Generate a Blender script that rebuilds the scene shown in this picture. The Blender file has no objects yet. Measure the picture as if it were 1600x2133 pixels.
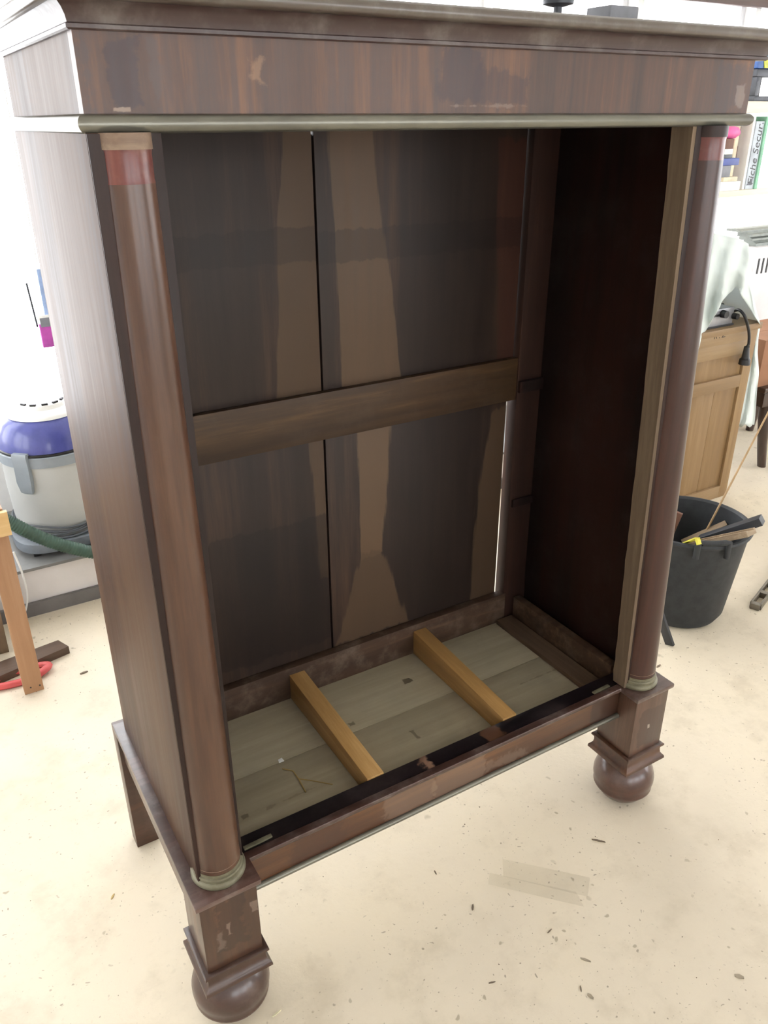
import bpy, bmesh, math, random
from mathutils import Vector, Matrix, noise
random.seed(7)
S = bpy.context.scene
COL = S.collection
# ------------------------------------------------------------------ camera
CP = Vector((-0.2102, -0.9932, 1.6229))
CR = Vector((0.85652561, -0.5160789, -0.00514295))
CU = Vector((0.22853163, 0.37031684, 0.90035478))
CF = Vector((0.46274958, 0.77235225, -0.43512621))
FPX = 1687.27
cam = bpy.data.cameras.new('camera')
cam.sensor_fit = 'HORIZONTAL'; cam.sensor_width = 36.0; cam.lens = 36.0 * FPX / 1600.0
cam.clip_start = 0.05
co = bpy.data.objects.new('camera', cam); COL.objects.link(co)
co.matrix_world = Matrix(((CR.x, CU.x, -CF.x, CP.x), (CR.y, CU.y, -CF.y, CP.y), (CR.z, CU.z, -CF.z, CP.z), (0, 0, 0, 1)))
S.camera = co
# ------------------------------------------------------------------ daylight
wd = bpy.data.worlds.new('overcast_sky'); S.world = wd; wd.use_nodes = True
bg = wd.node_tree.nodes['Background']
bg.inputs[0].default_value = (0.965, 0.98, 1.0, 1); bg.inputs[1].default_value = 4.0
S.view_settings.view_transform = 'Standard'; S.view_settings.look = 'None'
S.view_settings.exposure = 0.92; S.view_settings.gamma = 1.0; S.view_settings.use_curve_mapping = False
S.cycles.max_bounces = 10; S.cycles.diffuse_bounces = 6; S.cycles.transparent_max_bounces = 12
S.cycles.sample_clamp_indirect = 6.0


def at(u, v, Y=None, Z=None, X=None):
    """a point seen at pixel (u, v) of the photograph, on a known plane of the place"""
    d = CF * FPX + CR * (u - 800) - CU * (v - 1066.5)
    if Y is not None: t = (Y - CP.y) / d.y
    elif Z is not None: t = (Z - CP.z) / d.z
    else: t = (X - CP.x) / d.x
    return CP + d * t

# ------------------------------------------------------------------ mesh helpers
ORG = {}

class MB:
    def __init__(s): s.v = []; s.f = []
    def add(s, vs, fs):
        n = len(s.v); s.v += [Vector(p) for p in vs]; s.f += [tuple(i + n for i in f) for f in fs]; return s
    def box(s, x0, x1, y0, y1, z0, z1, b=0.0):
        return s.hexa([(x0, y0), (x1, y0), (x1, y1), (x0, y1)], z0, z1, b)
    def hexa(s, plan, z0, z1, b=0.0, ztop=None):
        bm = bmesh.new()
        n = len(plan)
        lo = [bm.verts.new((p[0], p[1], z0)) for p in plan]
        hi = [bm.verts.new((p[0], p[1], z1 if ztop is None else ztop[i])) for i, p in enumerate(plan)]
        bm.faces.new(lo[::-1]); bm.faces.new(hi)
        for i in range(n): bm.faces.new((lo[i], lo[(i + 1) % n], hi[(i + 1) % n], hi[i]))
        bmesh.ops.recalc_face_normals(bm, faces=bm.faces[:])
        return s._bev(bm, b)
    def solid(s, pts8, b=0.0):
        bm = bmesh.new(); v = [bm.verts.new(p) for p in pts8]
        for f in ((3, 2, 1, 0), (4, 5, 6, 7), (0, 1, 5, 4), (1, 2, 6, 5), (2, 3, 7, 6), (3, 0, 4, 7)): bm.faces.new([v[i] for i in f])
        bmesh.ops.recalc_face_normals(bm, faces=bm.faces[:])
        return s._bev(bm, b)
    def bar(s, p, q, w, h, b=0.0, up=(0, 0, 1)):
        p, q = Vector(p), Vector(q); d = (q - p).normalized(); u = Vector(up)
        if abs(d.dot(u)) > 0.98: u = Vector((1, 0, 0))
        a = d.cross(u).normalized() * w / 2; c = a.cross(d).normalized() * h / 2
        return s.solid([p - a - c, p + a - c, p + a + c, p - a + c, q - a - c, q + a - c, q + a + c, q - a + c], b)
    def _bev(s, bm, b):
        if b: bmesh.ops.bevel(bm, geom=bm.edges[:], offset=b, segments=2, affect='EDGES', profile=0.6)
        bm.verts.index_update()
        s.add([v.co.copy() for v in bm.verts], [[v.index for v in f.verts] for f in bm.faces]); bm.free(); return s
    def lathe(s, prof, c, seg=40, lean=None):
        vs = []; fs = []
        for r, z in prof:
            for k in range(seg):
                a = 2 * math.pi * k / seg; vs.append((c[0] + r * math.cos(a), c[1] + r * math.sin(a), c[2] + z))
        for i in range(len(prof) - 1):
            for k in range(seg):
                k2 = (k + 1) % seg
                fs.append((i * seg + k, i * seg + k2, (i + 1) * seg + k2, (i + 1) * seg + k))
        fs.append(tuple(range(seg))[::-1]); fs.append(tuple((len(prof) - 1) * seg + k for k in range(seg)))
        return s.add(vs, fs)
    def tube(s, pts, r, seg=10, closed=False, flat=1.0):
        pts = [Vector(p) for p in pts]; n = len(pts); vs = []; fs = []; up = Vector((0, 0, 1)); pa = None
        for i, p in enumerate(pts):
            a = pts[(i - 1) % n] if (closed or i) else p; b = pts[(i + 1) % n] if (closed or i < n - 1) else p
            d = (b - a).normalized()
            if pa is None: pa = d.cross(up if abs(d.z) < .9 else Vector((1, 0, 0))).normalized()
            pa = (pa - d * pa.dot(d)).normalized(); pb = d.cross(pa)
            rr = r[i] if isinstance(r, (list, tuple)) else r
            for k in range(seg):
                t = 2 * math.pi * k / seg; vs.append(p + pa * rr * math.cos(t) + pb * rr * flat * math.sin(t))
        for i in range(n if closed else n - 1):
            j = (i + 1) % n
            for k in range(seg):
                k2 = (k + 1) % seg; fs.append((i * seg + k, i * seg + k2, j * seg + k2, j * seg + k))
        if not closed: fs.append(tuple(range(seg))[::-1]); fs.append(tuple((n - 1) * seg + k for k in range(seg)))
        return s.add(vs, fs)
    def ring(s, prof, x0, x1, y0, y1, closed=True):
        """sweep a closed (offset, z) profile round a rectangle with mitred corners"""
        m = len(prof); cs = []
        for sx, sy in (((-1, 1), (-1, -1), (1, -1), (1, 1))):
            row = []
            for o, z in prof:
                x = (x0 - o) if sx < 0 else (x1 + o)
                y = (y0 - o) if sy < 0 else (y1 + (o if closed else 0)); row.append((x, y, z))
            cs.append(row)
        vs = [p for r in cs for p in r]; fs = []
        for i in range(4 if closed else 3):
            j = (i + 1) % 4
            for k in range(m):
                k2 = (k + 1) % m; fs.append((i * m + k, i * m + k2, j * m + k2, j * m + k))
        if not closed: fs.append(tuple(range(m))); fs.append(tuple(3 * m + k for k in range(m))[::-1])
        return s.add(vs, fs)
    def shear(s, z0, z1, dx):
        for v in s.v: v.x += dx * max(0.0, min(1.0, (v.z - z0) / (z1 - z0)))
        return s
    def build(s, name, mat, parent=None, angle=38, origin=None):
        if parent is not None: o0 = ORG[parent]
        elif origin is not None: o0 = Vector(origin)
        else:
            xs = [v.x for v in s.v]; ys = [v.y for v in s.v]
            o0 = Vector(((min(xs) + max(xs)) / 2, (min(ys) + max(ys)) / 2, min(v.z for v in s.v)))
        me = bpy.data.meshes.new(name); me.from_pydata([v - o0 for v in s.v], [], s.f)
        bm = bmesh.new(); bm.from_mesh(me); bmesh.ops.recalc_face_normals(bm, faces=bm.faces[:]); bm.to_mesh(me); bm.free()
        me.materials.append(mat); me.shade_smooth(); me.set_sharp_from_angle(angle=math.radians(angle))
        ob = bpy.data.objects.new(name, me); COL.objects.link(ob); ORG[ob] = o0
        if parent is not None: ob.parent = parent
        else: ob.location = o0
        return ob


def empty(name, loc, label, cat, group=None):
    o = bpy.data.objects.new(name, None); COL.objects.link(o); o.location = loc; o.empty_display_size = .05
    ORG[o] = Vector(loc); return tag(o, label, cat, group)

def tag(o, label=None, cat=None, group=None, kind=None):
    if label: o['label'] = label
    if cat: o['category'] = cat
    if group: o['group'] = group
    if kind: o['kind'] = kind
    return o

def struct(o): o['kind'] = 'structure'; return o

# ------------------------------------------------------------------ materials
class NT:
    def __init__(s, name):
        s.m = bpy.data.materials.new(name); s.m.use_nodes = True; s.t = s.m.node_tree
        s.b = s.t.nodes['Principled BSDF']; s.out = s.t.nodes['Material Output']
    def n(s, ty, ins=None, **kw):
        nd = s.t.nodes.new(ty)
        for k, v in kw.items(): setattr(nd, k, v)
        for k, v in (ins or {}).items(): s.put(nd.inputs[k], v)
        return nd
    def put(s, sock, v):
        if hasattr(v, 'is_output'): s.t.links.new(v, sock)
        else: sock.default_value = v
    def math(s, op, a, b=0.0, c=0.0, clamp=False):
        nd = s.n('ShaderNodeMath', {0: a, 1: b, 2: c}, operation=op, use_clamp=clamp); return nd.outputs[0]
    def obj(s, scale=(1, 1, 1), loc=(0, 0, 0)):
        tc = s.n('ShaderNodeTexCoord')
        return s.n('ShaderNodeMapping', {'Vector': tc.outputs['Object'], 'Scale': scale, 'Location': loc}).outputs[0]
    def noise(s, vec, scale, detail=4.0, rough=.55, dist=0.0):
        return s.n('ShaderNodeTexNoise', {'Vector': vec, 'Scale': scale, 'Detail': detail, 'Roughness': rough, 'Distortion': dist}).outputs[0]
    def ramp(s, fac, stops):
        nd = s.n('ShaderNodeValToRGB', {0: fac}); el = nd.color_ramp.elements
        while len(el) < len(stops): el.new(.5)
        for e, (p, c) in zip(el, stops): e.position = p; e.color = (c[0], c[1], c[2], 1)
        return nd.outputs[0]
    def mix(s, fac, a, b, mode='MIX'):
        nd = s.n('ShaderNodeMix', data_type='RGBA', blend_type=mode)
        s.put(nd.inputs[0], fac)
        for i, v in ((6, a), (7, b)): s.put(nd.inputs[i], v if hasattr(v, 'is_output') else (v[0], v[1], v[2], 1))
        return nd.outputs[2]
    def map(s, v, a, b, c=0.0, d=1.0):
        return s.n('ShaderNodeMapRange', {0: v, 1: a, 2: b, 3: c, 4: d}, interpolation_type='SMOOTHSTEP').outputs[0]
    def bump(s, h, strength=.2, dist=.002):
        nd = s.n('ShaderNodeBump', {'Height': h, 'Strength': strength, 'Distance': dist}); s.put(s.b.inputs['Normal'], nd.outputs[0])

def g(hexa):
    c = [int(hexa[i:i + 2], 16) / 255 for i in (0, 2, 4)]
    return tuple(x / 12.92 if x <= .04045 else ((x + .055) / 1.055) ** 2.4 for x in c)

DK = [.66]   # overall depth of the stained carcass veneers
GR = {'X': (.06, 1, 1), 'Y': (1, .06, 1), 'Z': (1, 1, .06)}

def wood(name, dark, mid, light, grain='Z', scale=22, rough=.4, coat=0.0, dust=0.0, dustcol=(.2, .18, .16), patches=(), figure=.5, spec=.5, bump=.12, wz=1.0, pax=2):
    """veneer: broad streaks + fine pores along the grain; patches = stains and scars with a shape of their own (x, z of the object)"""
    dark, mid, light = [tuple(x * DK[0] for x in c_) for c_ in (tuple(a_ * .6 + b_ * .4 for a_, b_ in zip(dark, mid)), mid, light)]
    t = NT(name); v = t.obj(GR[grain])
    broad = t.noise(v, scale * .55, 3, .6, .6); fine = t.noise(v, scale * 5, 5, .65)
    f = t.math('ADD', t.math('MULTIPLY', broad, figure + .5), t.math('MULTIPLY', fine, .5))
    f = t.math('SUBTRACT', f, .25)
    col = t.ramp(f, [(.30, dark), (.52, mid), (.74, light)])
    pores = t.noise(v, scale * 22, 2, .5)
    col = t.mix(t.map(pores, .58, .75, 0, .16), col, dark)
    if patches:
        o = t.obj(); ow = t.obj((1, 1, wz)); wob = t.noise(ow, 60, 4, .6); wob2 = t.noise(ow, 24, 2, .5)
        sp = t.n('ShaderNodeSeparateXYZ', {0: o})
        for (cx, cz, hx, hz, c, amt, edge, k1, k2) in patches:
            z = t.math('SUBTRACT', sp.outputs[pax], cz)
            xc = t.math('SUBTRACT', t.math('SUBTRACT', sp.outputs[0], cx), t.math('MULTIPLY', z, k1))
            hw = t.math('ADD', hx, t.math('MULTIPLY', z, k2))
            dx = t.math('SUBTRACT', t.math('ABSOLUTE', xc), hw); dz = t.math('SUBTRACT', t.math('ABSOLUTE', z), hz)
            d = t.math('MAXIMUM', dx, dz)
            d = t.math('ADD', d, t.math('MULTIPLY', t.math('SUBTRACT', wob, .5), edge * 6))
            d = t.math('ADD', d, t.math('MULTIPLY', t.math('SUBTRACT', wob2, .5), edge * 5))
            mk = t.map(d, -edge, edge * .3, amt, 0)
            col = t.mix(mk, col, c)
    if dust:
        dn = t.noise(t.obj(), 14, 5, .65)
        col = t.mix(t.map(dn, .45, .75, 0, dust), col, dustcol)
    t.put(t.b.inputs['Base Color'], col)
    rr = t.map(fine, .3, .7, rough - .02, rough + .05); t.put(t.b.inputs['Roughness'], rr)
    t.b.inputs['Specular IOR Level'].default_value = spec
    if coat: t.b.inputs['Coat Weight'].default_value = coat; t.b.inputs['Coat Roughness'].default_value = .18
    t.bump(fine, bump, .001)
    return t.m

def plain(name, col, rough=.5, metal=0.0, var=.15, scale=12, bump=0.0, spec=.5, coat=0.0, col2=None):
    t = NT(name); o = t.obj(); nz = t.noise(o, scale, 5, .6)
    c2 = col2 if col2 else tuple(c * (1 - var * 2) for c in col)
    t.put(t.b.inputs['Base Color'], t.mix(t.map(nz, .35, .7), col, c2))
    t.b.inputs['Roughness'].default_value = rough; t.b.inputs['Metallic'].default_value = metal
    t.b.inputs['Specular IOR Level'].default_value = spec; t.b.inputs['Coat Weight'].default_value = coat
    if bump: t.bump(nz, bump, .002)
    return t.m

def floor_mat():
    t = NT('cream_screed'); o = t.obj()
    a = t.noise(o, 1.3, 5, .6); b = t.noise(o, 7, 6, .65); c = t.noise(o, 60, 3, .6)
    col = t.ramp(a, [(.3, g('d6cab2')), (.55, g('d2c7b3')), (.75, g('c9beab'))])
    col = t.mix(t.map(b, .48, .74, 0, .45), col, g('b0a48f'))
    col = t.mix(t.map(c, .62, .8, 0, .25), col, g('a39680'))
    for sc, th, amt, cc in ((30, .18, .6, '83775f'), (70, .21, .65, '6c6152'), (12, .15, .5, '94876c'), (150, .24, .45, '7a6f5e')):
        vo = t.n('ShaderNodeTexVoronoi', {'Vector': t.n('ShaderNodeMixRGB', {0: .03, 1: o, 2: t.n('ShaderNodeTexNoise', {'Vector': o, 'Scale': 30.0}).outputs[1]}).outputs[0], 'Scale': float(sc), 'Randomness': 1.0})
        keep = t.map(t.n('ShaderNodeSeparateColor', {0: vo.outputs['Color']}).outputs[0], .80, .84)
        dot = t.map(vo.outputs['Distance'], th, th * .5)
        zone = t.map(t.noise(o, 1.9, 2), .36, .55)
        col = t.mix(t.math('MULTIPLY', t.math('MULTIPLY', dot, keep), t.math('MULTIPLY', zone, amt)), col, g(cc))
    sw = t.noise(t.n('ShaderNodeMapping', {'Vector': o, 'Rotation': (0, 0, .7), 'Scale': (1.2, 14, 1)}).outputs[0], 4, 5, .7)
    col = t.mix(t.map(sw, .62, .82, 0, .22), col, g('a89c86'))
    t.put(t.b.inputs['Base Color'], col); t.b.inputs['Roughness'].default_value = .55; t.b.inputs['Specular IOR Level'].default_value = .35
    t.bump(t.math('ADD', t.math('MULTIPLY', b, .6), t.math('MULTIPLY', c, .5)), .6, .004)
    return t.m

def glass_mat(name, tint=(1, 1, 1), gl=.06, rough=.02):
    t = NT(name); t.t.nodes.remove(t.b)
    tr = t.n('ShaderNodeBsdfTransparent', {0: (tint[0], tint[1], tint[2], 1)}); gs = t.n('ShaderNodeBsdfGlossy', {'Roughness': rough})
    mx = t.n('ShaderNodeMixShader', {0: gl, 1: tr.outputs[0], 2: gs.outputs[0]}); t.t.links.new(mx.outputs[0], t.out.inputs[0]); return t.m

M = {}
M['floor'] = floor_mat()
M['white'] = plain('white_paint', (.78, .78, .77), .6, var=.04)
M['ceil'] = plain('ceiling_white', (.72, .71, .69), .8, var=.04)
M['ledge_w'] = plain('ledge_white_paint', (.74, .71, .70), .55, var=.06, scale=3)
M['ledge_g'] = plain('grey_skirting_paint', (.16, .15, .145), .5, var=.12, scale=8)
M['ledge_t'] = plain('grey_ledge_paint', (.20, .20, .195), .5, var=.12, scale=8)
M['frame'] = plain('window_frame_white', (.75, .76, .78), .45, var=.04)
M['header'] = wood('brown_window_header', g('3a2620'), g('5e3f33'), g('805a48'), 'X', 12, .5)
M['glass'] = glass_mat('window_glass')
RX, RY = .6, .27
D1, D2, D3 = g('25140f'), g('4a2a1e'), g('6e4430')

def fr(u0, v0, u1, v1, c, amt, edge=.004, Y=.053, k1=0, k2=0):
    a = at(u0, v0, Y); b = at(u1, v1, Y)
    return ((a.x + b.x) / 2 - RX, (a.z + b.z) / 2, abs(a.x - b.x) / 2, abs(a.z - b.z) / 2, c, amt, edge, k1, k2)
scar = g('2a1013'); pale = g('8f7a6a')
M['frieze'] = wood('frieze_veneer', g('1c0e09'), g('5a3824'), g('8c5c36'), 'Z', 20, .4, .06, patches=[
    fr(212, 75, 303, 225, scar, .8, .006), fr(240, 75, 280, 140, g('2e1618'), .5, .006), fr(915, 95, 1000, 225, scar, .65, .008), fr(990, 140, 1105, 225, scar, .55, .008), fr(1500, 125, 1568, 238, g('3a2826'), .7, .008),
    fr(150, 58, 205, 243, g('3d2e2c'), .6, .006), fr(235, 224, 272, 232, pale, .8, .0012), fr(930, 217, 1100, 224, pale, .35, .0025),
    fr(515, 120, 550, 175, g('a07a58'), .35, .006), fr(305, 80, 345, 240, g('453430'), .6, .006), fr(1535, 175, 1546, 225, g('96887e'), .35, .003)])
M['veneer'] = wood('side_veneer', g('3a251a'), g('4b3225'), g('5d422f'), 'Z', 9, .45, 0, figure=.8, spec=.17)
M['cornice'] = wood('cornice_wood', g('30211f'), g('4a3532'), g('5f4a45'), 'X', 14, .4, .1, dust=.35, dustcol=g('8b847c'))
M['column'] = wood('column_veneer', g('382219'), g('543729'), g('694936'), 'Z', 22, .32, .15, figure=.7)
M['column_r'] = wood('column_veneer_red', g('2c1612'), g('45241b'), g('582f25'), 'Z', 22, .34, .06, figure=.5)
M['scar_red'] = wood('bare_red_scar', g('4e201b'), g('713029'), g('8a4a3c'), 'Z', 30, .35, .2, dust=.5, dustcol=g('8d7264'))
M['scar_pale'] = wood('bare_pale_collar', g('6b5242'), g('8e7460'), g('a89079'), 'X', 30, .6)
M['stile'] = wood('stile_dark', g('1a0f0c'), g('2e1b16'), g('432a22'), 'Z', 20, .45, .0, spec=.3)
DK[0] = 1.0
M['jamb'] = wood('raw_jamb', g('54473a'), g('6b5b4b'), g('7f6e5b'), 'Z', 26, .65, spec=.2)
DK[0] = .72
M['base'] = wood('base_wood', g('2a1811'), g('4a2c1e'), g('6a432c'), 'X', 18, .4, .25, dust=.2, dustcol=g('77695e'),
                 patches=[(.0, .355, .22, .02, g('8a776a'), .0, .01, 0, 0)])
M['rail'] = wood('front_rail_veneer', g('30190f'), g('553420'), g('78502f'), 'X', 20, .4, .25, dust=.0,
                 patches=[fr(800, 1590, 905, 1700, g('8d7768'), .32, .008, .062), fr(905, 1590, 1010, 1640, g('8d7768'), .3, .007, .062),
                          fr(1010, 1590, 1100, 1570, g('7d6a5c'), .3, .008, .062), fr(600, 1740, 720, 1780, g('3a2016'), .6, .008, .062),
                          fr(1235, 1460, 1300, 1520, g('2c1811'), .8, .003, .062)])
M['block'] = wood('plinth_veneer', g('2c1910'), g('4d3120'), g('6b472f'), 'Z', 20, .38, .35)
M['block_l'] = wood('plinth_veneer_stained', g('2c1910'), g('4d3120'), g('6b472f'), 'Z', 20, .38, .35, patches=[
    fr(440, 1890, 520, 1960, g('26150f'), .6, .008, .008), fr(448, 1945, 470, 1975, g('8d7b6e'), .3, .004, .008), fr(470, 1925, 484, 1945, g('9d8a7c'), .35, .002, .008), fr(520, 1880, 540, 1895, g('9d8a7c'), .3, .002, .008)])
M['block_r'] = wood('plinth_veneer_ring', g('2c1910'), g('553a2c'), g('735241'), 'Z', 20, .38, .35, patches=[
    fr(1336, 1485, 1374, 1535, g('38241e'), .75, .004, .008), fr(1349, 1509, 1353, 1516, g('a99e94'), .7, .0012, .008)])
M['bun'] = wood('bun_foot_wood', g('2f1a15'), g('4c2d24'), g('654034'), 'X', 12, .32, .5, dust=.3, dustcol=g('7d6f68'))
M['capm'] = wood('cap_wood', g('2b1a16'), g('4b322b'), g('6b5048'), 'X', 18, .33, .4, dust=.45, dustcol=g('847a74'))
M['brass'] = plain('dull_brass_bead', g('737166'), .3, .5, .1, 8, .02, col2=g('64625a'))
M['roll'] = wood('dusty_cornice_roll', g('4a3d36'), g('6a5f56'), g('857c72'), 'X', 14, .34, .3, dust=.4, dustcol=g('8e8a82'))
M['brassbase'] = plain('verdigris_brass', g('787460'), .5, .25, .12, 40, .08, col2=g('625e4b'))
M['sill'] = wood('black_sill', g('0c090b'), g('191318'), g('2a2025'), 'X', 20, .3, .3, patches=[
    (at(890, 1600, Y=.09).x - RX, .39, .012, .02, g('8f6f5c'), .9, .006, 0, 0), (at(1025, 1540, Y=.09).x - RX, .39, .025, .02, g('6f4a33'), .6, .006, 0, 0)], dust=.3, dustcol=g('5a4f4e'))
DK[0] = 1.0
M['bare'] = wood('dusty_inner_rail', g('2c1f18'), g('493629'), g('6a5442'), 'X', 18, .6, dust=.4, dustcol=g('7a6f63'), spec=.25)
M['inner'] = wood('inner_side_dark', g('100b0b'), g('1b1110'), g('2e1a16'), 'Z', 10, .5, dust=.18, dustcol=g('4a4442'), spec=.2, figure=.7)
M['boards'] = wood('grey_floor_board', g('8f8670'), g('a89e87'), g('bab098'), 'X', 13, .7, spec=.2, dust=.3, dustcol=g('8f887a'), pax=1, patches=[
    (at(u_, v_, Z=.348).x - RX, at(u_, v_, Z=.348).y - RY, hx_, hy_, g('4b4232'), am_, .0025, 0, 0) for u_, v_, hx_, hy_, am_ in ((848, 1417, .010, .008, .8), (733, 1508, .008, .006, .6), (512, 1700, .009, .007, .5), (865, 1530, .003, .014, .6), (960, 1560, .05, .004, .3), (610, 1660, .06, .004, .3), (1120, 1410, .06, .003, .3))])
M['slat'] = wood('honey_pine_slat', g('84623a'), g('aa8350'), g('c5a06c'), 'Y', 18, .45, .1, spec=.4)
M['lowbatten'] = wood('grey_brown_batten', g('3d3026'), g('5c4a3c'), g('77624f'), 'Y', 20, .6, spec=.2)
sap = g('5e4a38'); sap2 = g('503f30'); age_stain = g('140f10')  # last tone: dark age stains left where shelves sat

def bk(u0, u1, u2, u3, v0, v1, c, amt, edge=.006):
    """light sapwood wedge: u0..u1 wide at row v0 and u2..u3 at row v1"""
    Y = .515; a, b = at(u0, v0, Y), at(u1, v0, Y); c_, d = at(u2, v1, Y), at(u3, v1, Y)
    zt = a.z; zb = c_.z; mt = (a.x + b.x) / 2; mb = (c_.x + d.x) / 2; ht = (b.x - a.x) / 2; hb = (d.x - c_.x) / 2
    return ((mt + mb) / 2 - RX, (zt + zb) / 2, (ht + hb) / 2, (zt - zb) / 2 + .01, c, amt, edge, (mt - mb) / (zt - zb), (ht - hb) / (zt - zb))
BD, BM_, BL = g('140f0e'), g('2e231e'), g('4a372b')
M['plank1'] = wood('back_plank_dark', BD, BM_, BL, 'Z', 9, .5, spec=.3, wz=.1, patches=[bk(588, 668, 572, 690, 250, 860, sap2, .8, .004), bk(350, 700, 350, 700, 505, 560, age_stain, .35, .003)])
M['plank2'] = wood('back_plank_figured', BD, BM_, BL, 'Z', 9, .5, spec=.3, wz=.1, patches=[bk(680, 770, 712, 842, 240, 830, sap, .7, .004), bk(1040, 1100, 1030, 1090, 300, 780, g('4a2a22'), .5, .006), bk(640, 1110, 640, 1110, 495, 545, age_stain, .35, .003)])
M['plank3'] = wood('back_plank_low', BD, BM_, BL, 'Z', 9, .5, spec=.3, wz=.1, patches=[bk(640, 692, 668, 700, 900, 1200, sap2, .75, .004), bk(400, 700, 400, 700, 1150, 1420, age_stain, .5, .005)])
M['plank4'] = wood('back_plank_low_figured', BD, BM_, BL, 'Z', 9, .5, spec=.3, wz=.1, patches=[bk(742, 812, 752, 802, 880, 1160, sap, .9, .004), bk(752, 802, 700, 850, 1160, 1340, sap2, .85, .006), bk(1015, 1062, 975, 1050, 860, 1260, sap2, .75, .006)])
M['midrail'] = wood('mid_rail_wood', g('241914'), g('42301f'), g('634a30'), 'X', 14, .5, spec=.3, dust=.15, dustcol=g('5a5048'))
M['gapstile'] = wood('back_stile', g('1c1210'), g('33211b'), g('4a3126'), 'Z', 16, .5, spec=.3)

# ------------------------------------------------------------------ room
FZ = .03
XL, XR, YF, YB, ZC = -2.3, 6.2, -4.6, 2.3, 2.75
struct(MB().box(XL - .2, XR + .2, YF - .2, YB + .2, -.12, FZ).build('floor', M['floor'], origin=(0, 0, 0)))
struct(MB().box(XL - .2, XR + .2, YF - .2, YB + .2, ZC, ZC + .12).build('ceiling', M['ceil']))

def wall(name, mat, axis, pos, th, lo, hi, wins, z0, z1, wn):
    """a wall with a band of window openings; wins = spans of openings along the wall"""
    b = MB()
    def bx(a, c, p, q):
        if axis == 'x': b.box(a, c, min(pos, pos + th), max(pos, pos + th), p, q)
        else: b.box(min(pos, pos + th), max(pos, pos + th), a, c, p, q)
    bx(lo, hi, 0, z0); bx(lo, hi, z1, ZC); e = lo
    for a, c in wins: 
        if a > e: bx(e, a, z0, z1)
        e = c
    if hi > e: bx(e, hi, z0, z1)
    struct(b.build(name, mat))
    k = wn
    for a, c in wins:
        f = MB(); w = .032; p0 = pos + th * .35; p1 = pos + th * .65; q0, q1 = min(p0, p1), max(p0, p1)
        def fb(m, a_, c_, zz0, zz1, e0, e1):
            if axis == 'x': m.box(a_, c_, e0, e1, zz0, zz1)
            else: m.box(e0, e1, a_, c_, zz0, zz1)
        fb(f, a, a + w, z0, z1, q0, q1); fb(f, c - w, c, z0, z1, q0, q1); fb(f, a + w, c - w, z0, z0 + w, q0, q1); fb(f, a + w, c - w, z1 - w, z1, q0, q1)
        wo = struct(f.build('window_%d' % k, M['frame']))
        pm = MB(); mid = (q0 + q1) / 2; fb(pm, a + w, c - w, z0 + w, z1 - w, mid - .003, mid + .003); pm.build('pane', M['glass'], wo)
        k += 1
    return k
wn = wall('wall_back', M['white'], 'x', YB, .2, XL - .2, XR + .2, [(-2.05 + .88 * i + .02, -2.05 + .88 * (i + 1) - .02) for i in range(9)], .55, 2.35, 1)
wn = wall('wall_left', M['white'], 'y', XL, -.2, YF, YB, [(.1, 1.0), (1.1, 2.1)], .7, 2.2, wn)
wn = wall('wall_front', M['white'], 'x', YF, -.2, XL - .2, XR + .2, [(-1.5, .3), (.6, 2.4), (2.7, 4.5)], .75, 2.25, wn)  # unseen windows behind the camera, added to brighten the wardrobe front and interior
wn = wall('wall_right', M['white'], 'y', XR, .2, YF, YB, [(-3.2, -1.9), (-1.7, -.4), (-.2, 1.1)], .6, 2.3, wn)
struct(MB().box(XL, XR, YB - .035, YB, 2.15, 2.28, .004).build('trim_1', M['header']))
struct(MB().box(XL, XR, 1.775, YB, 0, .205).build('trim_2', M['ledge_w']))
struct(MB().box(XL, XR, 1.762, YB, .205, .217, .002).build('trim_3', M['ledge_t']))
struct(MB().box(XL, XR, 1.757, 1.775, 0, .08, .003).build('baseboard_back', M['ledge_g']))

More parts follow.
